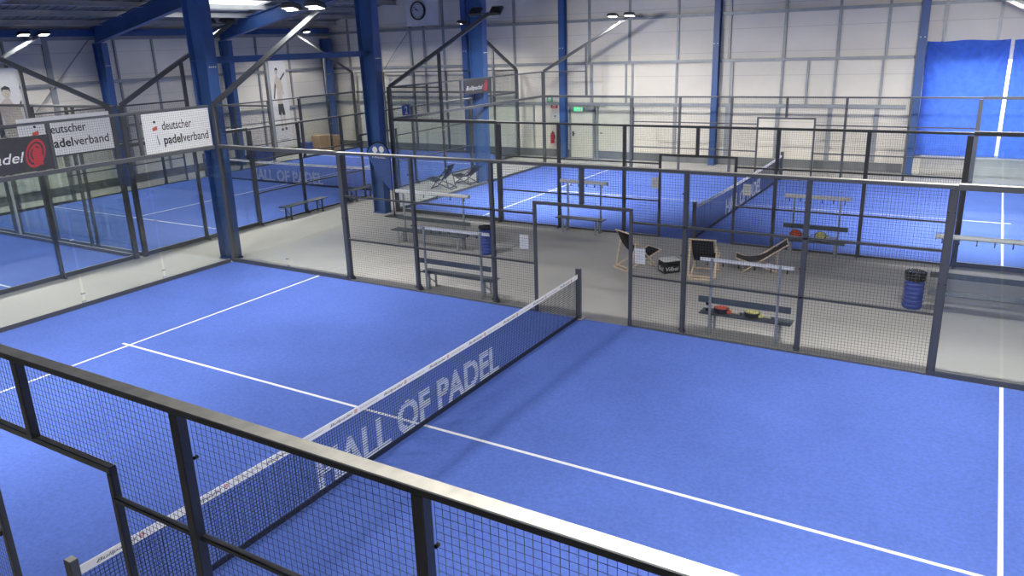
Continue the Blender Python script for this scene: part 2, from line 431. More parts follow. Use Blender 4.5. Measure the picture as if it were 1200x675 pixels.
def rafter(y, label):
    t = thing('roof_beam', label, 'beam', (0, y, 0), 0, 'sloping blue roof beams')
    x0, x1 = XL + .12, -10.1
    zb = lambda x: 5.72 + .19 * (x - XL)
    def hz(x): # haunch depth near the wall column
        return max(0, (XL + 2.6 - x) / 2.6) * .10
    zt = lambda x: zb(x) + .56
    MB().prism([(x0, zb(x0)), (x1, zb(x1)), (x1, zt(x1)), (x0, zt(x0))], 'y', -.012, .012).build('web', M['blue'], t)
    MB().prism([(x0, zb(x0) - .025), (x1, zb(x1) - .025), (x1, zb(x1)), (x0, zb(x0))], 'y', -.13, .13).build('bottom_flange', M['blue'], t)
    MB().prism([(x0, zt(x0)), (x1, zt(x1)), (x1, zt(x1) + .025), (x0, zt(x0) + .025)], 'y', -.13, .13).build('top_flange', M['blue'], t)
    for xx in (-23.9, -22.6, -21.2, -19.8, -18.0, -16.0):
        MB().bar((xx, .12, zb(xx) + .01), (xx - .45, .75, zt(xx - .3) + .1), .035, .035).build('fly_brace', M['purlin'], t)
    return t
rafter(5.07, 'sloping blue roof beam, nearest one, just showing at the top left corner')
rafter(11.45, 'sloping blue roof beam rising from the column above the left banners')
rafter(17.6, 'sloping blue roof beam behind the brightly lit floodlights')
tb = MB().box(-10.5, -10.34, 5.45, 11.3, 4.95, 5.11).build('tie_beam', M['blue'])
tag(tb, 'horizontal blue tie beam between the two thick blue columns, above the posters', 'beam')
for x, lb, w in ((-10.42, 'slim blue post beside the exit door', .30), (-3.45, 'slim blue post on the far wall behind the middle court', .24), (3.92, 'slim blue post between the pale wall and the blue tarpaulin', .26), (-15.65, 'slim blue post seen through the middle court\'s end glass', .3)):
    t = thing('wall_post', lb, 'post', (x, 24.55, 0), 0, 'slim blue posts on the far wall')
    h = roof_z(x) - .25
    for s in (-1, 1): MB().box(-w / 2, w / 2, s * .12 - .01, s * .12 + .01, 0, h).build('flange', M['blue'], t)
    MB().box(-.01, .01, -.11, .11, 0, h).build('web', M['blue'], t)
    MB().box(-w / 2 - .04, w / 2 + .04, -.17, .17, 0, .02).build('base_plate', M['blue'], t)
    for q in (-1, 1): MB().box(q * .07 - .02, q * .07 + .02, -.15, -.13, 4.86, 4.90).build('bolt', M['cable'], t)

# ------------------------------------------------------------------ padel courts
def court(nm, cx, cy, rot, where, glass_posts=False, net=True, ends=(1, -1), sides=(1, -1), lights=((1, 1), (1, -1), (-1, 1), (-1, -1))):
    Rm = Matrix.Rotation(rot, 4, 'Z')
    def W(x, y, z=0): v = Rm @ Vector((x, y, z)); return (v.x + cx, v.y + cy, v.z)
    # turf with its lines
    t = tag(MB().box(-10, 10, -5, 5, 0, .014).build('court_turf', M['turf']), 'blue artificial turf of the %s with its white lines' % where[0], 'turf', 'blue court turfs')
    t.location = (cx, cy, 0); t.rotation_euler = (0, 0, rot)
    for s in (-1, 1): MB().box(s * 6.95 - .025, s * 6.95 + .025, -4.99, 4.99, .014, .019).build('service_line', M['line'], t)
    MB().box(-7.15, 7.15, -.025, .025, .014, .0185).build('centre_line', M['line'], t)
    # long sides, local frame: x along the court, +y outward
    for s in sides:
        f = thing('court_fence', where[1 if s > 0 else 2], 'fence', W(0, 5 * s), rot + (0 if s > 0 else PI), 'long side fences of the courts')
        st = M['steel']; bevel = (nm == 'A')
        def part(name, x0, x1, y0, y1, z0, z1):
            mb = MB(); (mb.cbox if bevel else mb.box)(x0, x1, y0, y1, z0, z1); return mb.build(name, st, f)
        for e in (-1, 1):
            part('post', e * 10.01 - .06, e * 10.01 + .06, .02, .12, 0, 4.0)
            part('post', e * 6.0 - .06, e * 6.0 + .06, .015, .115, 0, 2.93)
            for xx in ((4, 2) + ((8,) if glass_posts else ())):
                part('post', e * xx - .04, e * xx + .04, .03, .11, 0, 2.95)
            for xx in ((4, 2, 6) + ((8,) if glass_posts else ())):
                MB().prism([(.11, 0), (.23, 0), (.23, .02), (.11, .2)], 'x', e * xx - .012, e * xx + .012).build('foot_gusset', st, f)
                if bevel:
                    for zz in (.12, 1.5, 2.6):
                        for q in (-1, 1): MB().tube([(e * xx + q * .04, .0, zz), (e * xx + q * .04, .03, zz)], .014, 8).build('bolt', M['handle'], f)
            part('post', e * 1.0 - .03, e * 1.0 + .03, .0, .06, 0, 2.2)
            # glass end
            lo, hi = sorted((e * 6.06, e * 9.95))
            part('bottom_rail', lo, hi, .002, .05, .0, .11)
            part('top_rail', lo - .02, hi, -.01, .085, 2.93, 3.02)
            for g0 in (6.07, 8.005):
                a, b = sorted((e * g0, e * (g0 + 1.92)))
                MB().box(a, b, .012, .024, .11, 2.93).build('glass_panel', M['glass'], f)
            x8 = e * 7.995
            for zz in (.13, .30, 1.5, 2.7): MB().box(x8 - .04, x8 + .04, .004, .03, zz, zz + .025).build('glass_clamp', M['galv'], f)
            # mesh part between the glass and the doorway
            a, b = sorted((e * 1.03, e * 5.94))
            part('bottom_rail', a, b, .002, .04, .0, .045)
            for zz in (1.0, 2.0): part('mid_rail', a, b, .03, .08, zz - .02, zz + .02)
            for q0, q1 in ((1.03, 1.96), (2.04, 3.96), (4.04, 5.94)):
                a, b = sorted((e * q0, e * q1))
                MB().grid(a, b, .045, 2.94, .05, .0038, .012).build('mesh_panel', M['wire'], f)
            a, b = sorted((e * 8.04, e * 9.95))
            MB().grid(a, b, 3.03, 3.96, .05, .004, .05).build('mesh_panel', M['wire'], f)
            part('top_rail', a, b, .03, .07, 3.96, 4.0)
        part('top_rail', -6.06, 6.06, .0, .112, 2.95, 3.0)
        MB().grid(-1.0, 1.0, 2.26, 2.94, .05, .0038, .012).build('mesh_panel', M['wire'], f)
        part('door_header', -1.03, 1.03, .0, .06, 2.2, 2.26)
        part('post', -.04, .04, .02, .09, 2.26, 2.95)
    # short ends
    for k, e in enumerate(ends):
        f = thing('end_wall', where[3 if e > 0 else 4], 'fence', W(10 * e, 0), rot + (-PI / 2 if e > 0 else PI / 2), 'short end walls of the courts')
        st = M['steel']
        def part(name, *a): return MB().box(*a).build(name, st, f)
        part('bottom_rail', -4.93, 4.93, .002, .05, 0, .11)
        part('beam', -4.93, 4.93, .0, .085, 2.93, 3.02)
        part('top_rail', -4.93, 4.93, .02, .07, 3.95, 4.0)
        for i in range(5):
            a = -5 + 2 * i + .055; b = a + 1.92
            if i: a -= .02
            MB().box(a, b, .012, .024, .11, 2.93).build('glass_panel', M['glass'], f)
            MB().grid(-5 + 2 * i + .07, -5 + 2 * i + 1.96, 3.03, 3.94, .05, .004, .012).build('mesh_panel', M['wire'], f)
        for xx in (-3, -1, 1, 3):
            part('post', xx - .035, xx + .035, .03, .10, 0 if glass_posts else 3.02, 3.95)
            if glass_posts: MB().prism([(.10, 0), (.22, 0), (.22, .02), (.10, .2)], 'x', xx - .012, xx + .012).build('foot_gusset', st, f)
            else:
                for zz in (.13, .30, 1.5, 2.7): MB().box(xx - .04, xx + .04, .004, .03, zz, zz + .025).build('glass_clamp', M['galv'], f)
    # floodlights on the corners
    for (e, s) in lights:
        p = W(0, 5 * s)
        lb = where[5][(e, s)]
        f = thing('floodlight_mast', lb, 'floodlight', p, rot + (0 if s > 0 else PI), 'floodlight masts on the court corners')
        k = e if s > 0 else -e   # local x direction after the half turn
        MB().bar((k * 9.98, .07, 4.0), (k * 6.15, .07, 6.0), .10, .10).build('arm', M['steel'], f)
        MB().box(k * 8 - .04, k * 8 + .04, .03, .11, 3.0, 4.98).build('support_post', M['steel'], f)
        MB().box(min(k * 5.9, k * 6.9), max(k * 5.9, k * 6.9), -.16, .09, 6.0, 6.02).build('crossbar', M['steel'], f)
        TL, SP, PW = {('B', -1): (44., 108., 1.5), ('A', -1): (30., 150., 1.3), ('A', 1): (13., 158., 1.15), ('B', 1): (6., 152., 1.)}.get((nm, s), (TILT, SPREAD, 1.))
        for xx in (6.05, 6.75):
            tilt = Matrix.Translation((k * xx, -.16, 6.07)) @ Matrix.Rotation(math.radians(-TL), 4, 'X')
            h = MB().cbox(-.19, .19, -.15, .15, -.035, .045, .015)
            for q in range(7): h.box(-.16 + q * .05, -.145 + q * .05, -.12, .12, .045, .085)
            h.xf(tilt).build('lamp_head', M['housing'], f)
            hd = f.children[-1]
            lens = MB(); lens.add([(-.165, -.125, -.037), (.165, -.125, -.037), (.165, .125, -.037), (-.165, .125, -.037)], [(3, 2, 1, 0)])
            lens.xf(tilt).build('lens', M['lens'], hd)
            ld = bpy.data.lights.new('floodlight_beam', 'AREA'); ld.shape = 'RECTANGLE'; ld.size = .33; ld.size_y = .25
            ld.energy = LAMP * PW; ld.color = (1, .975, .93); ld.spread = math.radians(SP)
            lo_ = bpy.data.objects.new('floodlight_beam', ld); C.objects.link(lo_)
            lo_.matrix_world = Matrix.Translation(p) @ Matrix.Rotation(rot + (0 if s > 0 else PI), 4, 'Z') @ tilt @ Matrix.Translation((0, 0, -.045))
    if net: build_net(nm, W, rot, where[6], 5 if nm != 'A' else 5)

def build_net(nm, W, rot, label, hw):
    n = thing('padel_net', label, 'net', W(-.04, 0), rot + (PI / 2 if nm in 'AB' else -PI / 2), 'court nets')
    # local x runs from the near post to the far post, -y faces the camera side
    L = 4.93
    for s in (-1, 1):
        p = MB().cbox(s * 4.98 - .04, s * 4.98 + .04, -.05, .05, .014, 1.03, .006); p.box(s * 4.98 - .09, s * 4.98 + .09, -.1, .1, .014, .024)
        p.build('post', M['steel'], n)
    top = lambda x: .87 + .05 * (x / L) ** 2
    N = 24
    V = []; F = []
    for i in range(N + 1):
        x = -L + 2 * L * i / N
        for yy, dz in ((-.006, 0), (.006, 0), (.006, -.085), (-.006, -.085)): V.append((x, yy, top(x) + dz))
    for i in range(N):
        for k in range(4): F.append((4 * i + k, 4 * i + 4 + k, 4 * i + 4 + (k + 1) % 4, 4 * i + (k + 1) % 4))
    F += [(0, 1, 2, 3), (4 * N + 3, 4 * N + 2, 4 * N + 1, 4 * N)]
    band = MB().add(V, F).build('headband', M['band'], n)
    nb = MB(); V = []; F = []
    MB().add([], [])
    nb.box(-L, L, -.008, .008, .018, .085); nb.build('bottom_band', M['net'], n)
    step = .042; t = .0046; nt = MB(); x = -L; h = t / 2
    while x <= L:
        z1 = top(x) - .08
        nt.box(x - h, x + h, -h, h, .05, z1); x += step
    z = .05
    while z < .84:
        nt.box(-L, L, -h, h, z - h, z + h); z += step
    nt.build('netting', M['net'], n)
    # the printed words: pale threads wherever a letter covers a row of the netting
    V, T, w = text_tris('HALL OF PADEL', 0., .03)
    x0, x1, z0, hh = -2.08, 2.03, .10, .46
    sx = (x1 - x0) / w; prs = [MB(), MB(), MB()]; wb = (text_tris('HALL', 0., .03)[2] + .2, text_tris('HALL OF', 0., .03)[2] + .2); z = z0 + .01
    while z < z0 + hh:
        yy = (z - z0) / hh; iv = []
        for tri in T:
            xs = []
            for a, b in ((0, 1), (1, 2), (2, 0)):
                p, q = V[tri[a]], V[tri[b]]
                if (p[1] - yy) * (q[1] - yy) < 0: xs.append(p[0] + (q[0] - p[0]) * (yy - p[1]) / (q[1] - p[1]))
            if len(xs) == 2: iv.append(sorted(xs))
        iv.sort(); mg = []
        for a, b in iv:
            if mg and a <= mg[-1][1] + .01: mg[-1][1] = max(b, mg[-1][1])
            else: mg.append([a, b])
        for a, b in mg:
            k = 0 if b < wb[0] else 1 if b < wb[1] else 2
            prs[k].box(x0 + a * sx, x0 + b * sx, -h - .003, h + .003, z - .0075, z + .0075)
        z += .036
    for p_ in prs: p_.build('lettering', M['netprint'], n)
    # band printing
    xs = [-4.85 + .07] + [i + .5 - .30 for i in range(-4, 5)]
    for x in xs:
        zz = top(x + .2) - .06
        text_mb('Bullpadel', .034, .40, .35, 'l', None, x, zz + .003, -.0072).build('band_lettering', M['black'], band)
        k2 = MB(); c = []; m_ = 14
        for rr in (.028, .015):
            for j in range(m_):
                a = 2 * PI * j / m_; b = 2 * PI * (j + 1) / m_
                for (r_, an) in ((rr, a), (rr, b), (rr - .007, b), (rr - .007, a)): c.append((x + .455 + r_ * math.cos(an), -.0072, zz + .02 + r_ * math.sin(an)))
        k2.add(c, [(4 * j, 4 * j + 1, 4 * j + 2, 4 * j + 3) for j in range(2 * m_)]); k2.build('band_emblem', M['red'], band)
        if x + .95 < L and x > -4.5: text_mb('deutscher padelverband', .018, .34, 0, 'l', None, x + .54, zz + .012, -.0072).build('band_lettering', M['greyink'], band)
    # centre strap
    return n

LAMP, SPREAD, TILT = 240., 150., 11.
ord_ = lambda a, b, c, d: {(-1, 1): a, (1, 1): b, (-1, -1): c, (1, -1): d}
court('A', 0, 0, 0, ('near court', 'grey side fence between the near court and the benches', 'grey side fence in the foreground crossing the picture below the camera',
    'glass end wall at the right end of the near court', 'glass end wall of the near court below the padelverband banner',
    ord_('floodlight mast by the thick near blue column with both lamps glaring', 'floodlight mast at the right end of the bench-side fence of the near court', 'floodlight mast at the left end of the foreground fence', 'floodlight mast at the right end of the foreground fence'),
    'long padel net across the near court with HALL OF PADEL print'))
court('B', 0, 16.86, 0, ('middle court behind the benches', 'grey side fence of the middle court along the far wall', 'grey side fence of the middle court just behind the deck chairs',
    'glass end wall at the right end of the middle court', 'glass end wall of the middle court with the small dark banner and number sign',
    ord_('floodlight mast on the far corner of the middle court above the exit door', 'floodlight mast above the blue tarpaulins', 'floodlight mast rising in front of the third blue column', 'floodlight mast at the right end of the deck-chair side fence'),
    'padel net of the middle court behind the deck chairs'))
court('D', -17.85, 14.4, PI / 2, ('far left court', 'grey side fence of the far left court along the left wall', 'grey side fence of the far left court facing the bench aisle',
    'glass end wall of the far left court by the far wall', 'glass end wall of the far left court backing on the nearer left court',
    ord_('floodlight mast on the far left court by the left wall, nearer end', 'floodlight mast on the far left court beside the tall poster', 'floodlight mast over the padelverband banner rising toward the column', 'floodlight mast on the far left court near the second blue column'),
    'padel net of the far left court with HALL OF PADEL print behind the glass'), glass_posts=True)
court('E', -17.85, -5.9, PI / 2, ('nearer left court', 'grey side fence of the nearer left court along the left wall', 'grey side fence of the nearer left court with its long white banner',
    'glass end wall of the nearer left court backing on the far left court', '',
    ord_('', 'floodlight mast of the nearer left court under the eaves', '', 'floodlight mast of the nearer left court falling across the top left of the view'),
    'padel net of the nearer left court'), glass_posts=True, net=False, ends=(1,), lights=((1, 1), (1, -1)))

# ------------------------------------------------------------------ benches with coat rails
def bench(label, x, y, rz, L, back=True, group='benches with coat rails', seat_z=.40, bar_z=1.44, bright=True, hooks=6, depth=.34):
    t = thing('coat_rail_bench', label, 'bench', (x, y, 0), rz, group)
    h = L / 2; px = h - .22
    s = MB()
    for i in range(3):
        y0 = -depth / 2 + i * depth / 3 + .008; s.cbox(-h, h, y0, y0 + depth / 3 - .016, seat_z - .025, seat_z, .005)
    s.build('seat', M['anth'], t)
    for e in (-1, 1):
        for q in (-1, 1):
            MB().box(e * px - .018, e * px + .018, q * (depth / 2 - .05) - .018, q * (depth / 2 - .05) + .018, 0, seat_z - .025).build('leg', M['galv'], t)
        MB().box(e * px - .015, e * px + .015, -depth / 2 + .03, .22, seat_z - .055, seat_z - .026).build('seat_bracket', M['galv'], t)
        MB().bar((e * px, -depth / 2 + .06, .1), (e * px, .2, seat_z - .06), .015, .015).build('brace', M['galv'], t)
        MB().box(e * px - .02, e * px + .02, .20, .24, 0, bar_z).build('rack_pole', M['galv'], t)
    if back: MB().cbox(-h, h, .175, .198, .62, .73, .004).build('backrest', M['anth'], t)
    br = MB().cbox(-h, h, .18, .198, bar_z - .055, bar_z + .01, .004) if bright is False else MB().tube([(-h, .19, bar_z - .03), (h, .19, bar_z - .03)], .05, 12)
    b = br.build('coat_rail', M['alu'], t)
    for i in range(hooks):
        xx = -h + .12 + i * (L - .24) / (hooks - 1)
        MB().tube([(xx, .17, bar_z - .05), (xx, .13, bar_z - .09), (xx, .11, bar_z - .12), (xx, .13, bar_z - .145), (xx, .15, bar_z - .12)], .011, 6).build('hook', M['handle'], b)
    return t
bench('bench with coat rail against the near fence, left of the doorway', -3.15, 5.43, PI, 1.9, bright=False, hooks=8)
bench('bench with coat rail against the near fence holding two rackets and a bottle', 3.03, 5.43, PI, 1.6, bright=False, hooks=6)
bench('long bench with coat rail in the middle of the aisle, beside the blue bin', -6.18, 8.42, 0, 2.42)
bench('long bench with coat rail behind the near court\'s right glass', 6.95, 8.32, 0, 2.5, bar_z=1.46, hooks=9)
bench('backless bench with coat rail between the left posts of the middle court fence', -3.14, 11.42, 0, 1.45, back=False, seat_z=.43)
bench('bench with coat rail by the middle court holding orange and yellow rackets', 3.03, 11.42, 0, 1.48)
def plain_bench(label, x, y, L):
    t = thing('bench', label, 'bench', (x, y, 0), PI / 2, 'plain benches along the far left court')
    s = MB()
    for i in range(3): s.cbox(-L / 2, L / 2, -.17 + i * .115, -.17 + i * .115 + .1, .42, .45, .005)
    s.build('seat', M['anth'], t)
    for e in (-1, 1):
        for q in (-1, 1): MB().box(e * (L / 2 - .25) - .02, e * (L / 2 - .25) + .02, q * .12 - .02, q * .12 + .02, 0, .42).build('leg', M['steel'], t)
        MB().bar((e * (L / 2 - .25), -.12, .06), (e * (L / 2 - .25), .12, .38), .015, .015).build('brace', M['steel'], t)
plain_bench('dark plain bench by the far left court fence, left of the glass post', -12.55, 10.1, 1.9)
plain_bench('dark plain bench by the far left court fence, beside the blue flag column', -12.55, 13.0, 1.5)

# rackets and bottle
def racket(label, x, y, z, rz, m, grp, rx=0., sz=1.):
    t = thing('padel_racket', label, 'racket', (x, y, z), rz, grp); t.rotation_euler[0] = rx; t.scale[2] = sz
    n = 28; pts = []
    for i in range(n):
        a = 2 * PI * i / n; pts.append((-.135 + .135 * math.cos(a), .125 * math.sin(a)))
    r = MB().prism(pts, 'z', 0, .05); r.build('rim', M['racketside'], t)
    fc = [(-.135 + .118 * math.cos(2 * PI * i / n), .108 * math.sin(2 * PI * i / n)) for i in range(n)]
    MB().prism(fc, 'z', .05, .053).build('face', m, t)
    hb = MB()
    for i in range(-2, 3):
        for j in range(-2, 3):
            if i * i + j * j < 7: hb.lathe([(.005, .053), (.005, .0535)], 8, -.14 + i * .035, j * .035)
    hb.build('hole', M['black'], t)
    MB().prism([(-.015, .05), (-.015, .028), (.06, .008), (.06, .022)], 'z', .004, .034).build('throat', m, t)
    MB().prism([(-.015, -.05), (.06, -.022), (.06, -.008), (-.015, -.028)], 'z', .004, .034).build('throat', m, t)
    MB().tube([(.05, 0, .019), (.19, 0, .019), (.2, 0, .019)], [.017, .017, .019], 10).build('grip', M['grip'], t)
    MB().tube([(.2, 0, .019), (.24, .03, .012), (.25, 0, .006), (.21, -.02, .006)], .004, 5).build('wrist_cord', M['cloth'], t)
racket('orange racket on the near fence bench', 2.72, 5.45, .402, -.1, M['orange'], 'rackets on the near bench', 0, 1.5)
racket('yellow racket on the near fence bench', 3.27, 5.46, .402, -.08, M['yellow'], 'rackets on the near bench', 0, 1.5)
racket('orange racket on the middle court bench', 2.76, 11.46, .49, 0, M['orange'], 'rackets on the far bench', .78)
racket('yellow racket on the middle court bench', 3.33, 11.46, .49, 0, M['yellow'], 'rackets on the far bench', .78)
bt = thing('drink_bottle', 'black bottle with white label standing on the near bench', 'bottle', (2.34, 5.44, .402))
MB().lathe([(.034, 0), (.036, .01), (.036, .15), (.026, .175), (.018, .185)], 16).build('body', M['cloth'], bt, True)
MB().lathe([(.0365, .05), (.0365, .11)], 16).build('bottle_label', M['paper'], bt)
MB().lathe([(.02, .185), (.02, .21), (.012, .215)], 12).build('cap', M['handle'], bt)

# ------------------------------------------------------------------ deck chairs
def deck_chair(label, x, y, az, cloth, recline=0, grp='deck chairs', fm='wood'):
    """forward is local +x; w along y"""
    t = thing('deck_chair', label, 'chair', (x, y, 0), az, grp)
    w = .27
    A0, A1 = ((-.42, .92), (.36, .02)) if not recline else ((-.55, .70), (.42, .02))
    B0, B1 = ((-.48, .02), (.52, .40)) if not recline else ((-.42, .02), (.58, .34))
    fa = MB(); fb = MB(); fp = MB()
    for s in (-1, 1):
        fa.bar((A0[0], s * w, A0[1]), (A1[0], s * w, A1[1]), .022, .042, (0, 1, 0))
        fb.bar((B0[0], s * (w - .03), B0[1]), (B1[0], s * (w - .03), B1[1]), .022, .042, (0, 1, 0))
        px = A0[0] + (A1[0] - A0[0]) * .22; pz = A0[1] + (A1[1] - A0[1]) * .22
        fp.bar((px, s * (w + .025), pz), (B0[0] + .10, s * (w + .025), .05), .018, .032, (0, 1, 0))
    fa.tube([(A0[0] + .01, -w - .03, A0[1] - .01), (A0[0] + .01, w + .03, A0[1] - .01)], .016, 8)
    fa.bar((A1[0] - .03, -w, A1[1] + .03), (A1[0] - .03, w, A1[1] + .03), .022, .035)
    fb.bar((B0[0] + .01, -w, B0[1]), (B0[0] + .01, w, B0[1]), .03, .03)
    fb.tube([(B1[0] - .01, -w + .02, B1[1]), (B1[0] - .01, w - .02, B1[1])], .014, 8)
    fp.bar((B0[0] + .10, -w - .02, .06), (B0[0] + .10, w + .02, .06), .02, .03)
    fa.build('back_frame', M[fm], t); fb.build('seat_frame', M[fm], t); fp.build('prop_frame', M[fm], t)
    N = 14; V = []; F = []
    P0 = Vector((A0[0] + .01, A0[1])); P3 = Vector((B1[0] - .01, B1[1]))
    P1 = Vector((-.16, .30)) if not recline else Vector((-.2, .36)); P2 = Vector((.10, .16)) if not recline else Vector((.15, .14))
    for i in range(N + 1):
        u = i / N; p = P0 * (1 - u) ** 3 + P1 * 3 * u * (1 - u) ** 2 + P2 * 3 * u * u * (1 - u) + P3 * u ** 3
        for yy in (-.235, .235):
            V.append((p.x, yy, p.y)); V.append((p.x - .003, yy, p.y - .005))
    for i in range(N):
        a = 4 * i
        F += [(a, a + 4, a + 6, a + 2), (a + 1, a + 3, a + 7, a + 5), (a, a + 1, a + 5, a + 4), (a + 2, a + 6, a + 7, a + 3)]
    MB().add(V, F).build('sling', cloth, t, True)
    return t
deck_chair('black deck chair turned from the doorway, left of the beer crate', -.42, 8.86, math.radians(58), M['cloth'])
deck_chair('black deck chair seen squarely from behind, right of the beer crate', 1.20, 8.9, math.radians(97), M['cloth'])
deck_chair('brown deck chair in side view lying lowest, in front of the racket bench', 2.25, 9.75, math.radians(196), M['brown'], 1)
deck_chair('black deck chair in the far aisle, reclined with its back to the column', -11.1, 15.85, math.radians(188), M['cloth'], 0, fm='handle')
deck_chair('black deck chair in the far aisle behind the other, close to the third column', -10.75, 17.0, math.radians(170), M['cloth'], 1, fm='handle')

# beer crate with cushion
ck = thing('beer_crate', 'black drinks crate with a white cushion between the deck chairs', 'crate', (.40, 8.80, 0), math.radians(47))
cr = MB(); a, b = .20, .15
cr.box(-a, a, -b, b, 0, .02)
for s in (-1, 1):
    cr.box(-a, a, s * b - (.012 if s > 0 else 0), s * b + (.012 if s < 0 else 0), 0, .18); cr.box(s * a - (.012 if s > 0 else 0), s * a + (.012 if s < 0 else 0), -b, b, 0, .18)
    cr.box(-a, a, s * b - (.012 if s > 0 else 0), s * b + (.012 if s < 0 else 0), .225, .27); cr.box(s * a - (.012 if s > 0 else 0), s * a + (.012 if s < 0 else 0), -b, b, .225, .27)
    for q in (-1, 1): cr.box(min(s * a, s * a - s * .05), max(s * a, s * a - s * .05), min(q * b, q * b - q * .05), max(q * b, q * b - q * .05), .18, .225)
cr.build('body', M['crate'], ck)
MB().cbox(-a + .0, a - .0, -b, b, .271, .315, .012).build('cushion', M['cushion'], ck)
w1 = text_mb('Vilbel', .10, .32, .1, 'c', None, 0, .055, -b - .002); w1.build('lettering', M['cushion'], ck)
w2 = text_mb('Bad', .10, .22, .1, 'c', None, 0, .055, 0); w2.xf(Matrix.Translation((-a - .002, 0, 0)) @ Matrix.Rotation(-PI / 2, 4, 'Z')); w2.build('lettering', M['cushion'], ck)

# bins
def bin_(label, x, y, bagh):
    t = thing('waste_bin', label, 'bin', (x, y, 0), 0, 'blue ribbed bins')
    p = [(.165, 0)]
    for i in range(8):
        z = .02 + i * .085; p += [(.168, z), (.178, z + .02), (.178, z + .05), (.168, z + .07)]
    p += [(.17, .70)]
    MB().lathe(p, 28).build('body', M['binblue'], t, False)
    r = random.Random(3); n = 28; mb = MB()
    prof = [(.185, .72 - bagh), (.192, .74 - bagh * .5), (.198, .70), (.19, .725), (.15, .73), (.10, .715)]
    mb.lathe(prof, n)
    mb.v = [(vx * (1 + r.uniform(-.035, .035)), vy * (1 + r.uniform(-.035, .035)), vz + r.uniform(-.012, .012)) for vx, vy, vz in mb.v]
    mb.build('bag', M['bag'], t, True)
bin_('blue ribbed bin with black bag, right of the racket bench', 5.46, 8.42, .16)
bin_('blue ribbed bin with black rim beside the long aisle bench', -4.37, 8.42, .06)

# teardrop flag
fg = thing('teardrop_flag', 'blue teardrop flag with white roundels beside the second blue column', 'flag', (-9.62, 11.13, 0))
MB().box(-.25, .25, -.2, .2, 0, .02).build('base_plate', M['handle'], fg)
pole = [(0, 0, .02), (0, 0, .9), (.0, 0, 1.7), (-.01, 0, 1.97), (-.09, 0, 2.16), (-.24, 0, 2.30), (-.46, 0, 2.35), (-.68, 0, 2.29), (-.86, 0, 2.15), (-.95, 0, 1.98)]
MB().tube(pole, [.018] * 3 + [.022] * 7, 8).build('pole', M['cloth'], fg)
cl_ = MB(); out = [(-.005, .80)] + [(p[0], p[2]) for p in pole[2:]] + [(-.90, 1.86), (-.60, 1.40), (-.25, 1.0)]
cl_.prism(out, 'y', -.004, .004); cl_.build('cloth', M['flag'], fg)
lg = MB()
for cx_, cz_, r_ in ((-.33, 2.12, .10), (-.60, 2.10, .10)):
    lg.prism([(cx_ + r_ * math.cos(2 * PI * i / 20), cz_ + r_ * math.sin(2 * PI * i / 20)) for i in range(20)], 'y', -.008, -.005)
lg.build('emblem', M['paper'], fg)
lg = MB(); text_mb('PADEL', .10, .55, 0, 'c', lg, -.45, 1.84, -.0085); lg.build('lettering', M['paper'], fg)

# paper notices on the fences
def notice(label, x, y, z, w=.2, h=.29):
    t = thing('paper_notice', label, 'notice', (x, y, z), 0, 'white paper notices on the fences')
    MB().box(-w / 2, w / 2, 0, .004, 0, h).build('sheet', M['paper'], t)
    k = MB()
    for i in range(5): k.box(-w / 2 + .03, w / 2 - .03 - (i % 3) * .02, -.0012, -.0004, h - .07 - i * .035, h - .066 - i * .035)
    k.build('printed_line', M['greyink'], t)
notice('white notice on the near fence left of the doorway', -1.26, 5.035, 1.27)
notice('white notice on the near fence right of the doorway', 1.18, 5.035, 1.25)
notice('white notice on the middle court fence left of its doorway', -1.13, 11.815, 1.33)
notice('white notice on the middle court fence in front of the net', 1.31, 11.815, 1.30)

# banners: local -y is the printed face
def banner(label, loc, face, w, h, m, cat='banner'):
    t = thing('banner', label, cat, loc, FACE[face])
    MB().box(0, w, .001, .006, 0, h).build('sheet', m, t)
    return t
def verband(t, w, h):
    text_mb('deutscher', h * .23, w * .44, 0, 'l', None, w * .27, h * .56, -.001).build('lettering', M['black'], t)
    text_mb('padel', h * .23, w * .27, 0, 'l', None, w * .27, h * .20, -.001, .022).build('lettering', M['black'], t)
    text_mb('verband', h * .23, w * .40, 0, 'l', None, w * .55, h * .20, -.001).build('lettering', M['black'], t)
    k = MB(); k.prism([(w * .17 + .03 * math.cos(2 * PI * i / 14), h * .78 + .03 * math.sin(2 * PI * i / 14)) for i in range(14)], 'y', -.002, 0); k.build('emblem', M['black'], t)
    k = MB(); k.prism([(w * .13, h * .56), (w * .135, h * .64), (w * .20, h * .68), (w * .20, h * .58)], 'y', -.002, 0); k.build('emblem', M['orange'], t)
    k = MB(); k.prism([(w * .175, h * .42), (w * .185, h * .43), (w * .205, h * .20), (w * .195, h * .19)], 'y', -.002, 0); k.build('emblem', M['black'], t)
t = banner('white padelverband banner tied to the near court\'s corner mesh', (-10.045, 3.10, 3.03), '+x', 1.82, .90, M['white']); verband(t, 1.82, .90)
t = banner('long white padelverband banner on the fence of the nearer left court', (-12.72, 1.75, 2.98), '+x', 2.27, .92, M['white']); verband(t, 2.27, .92)
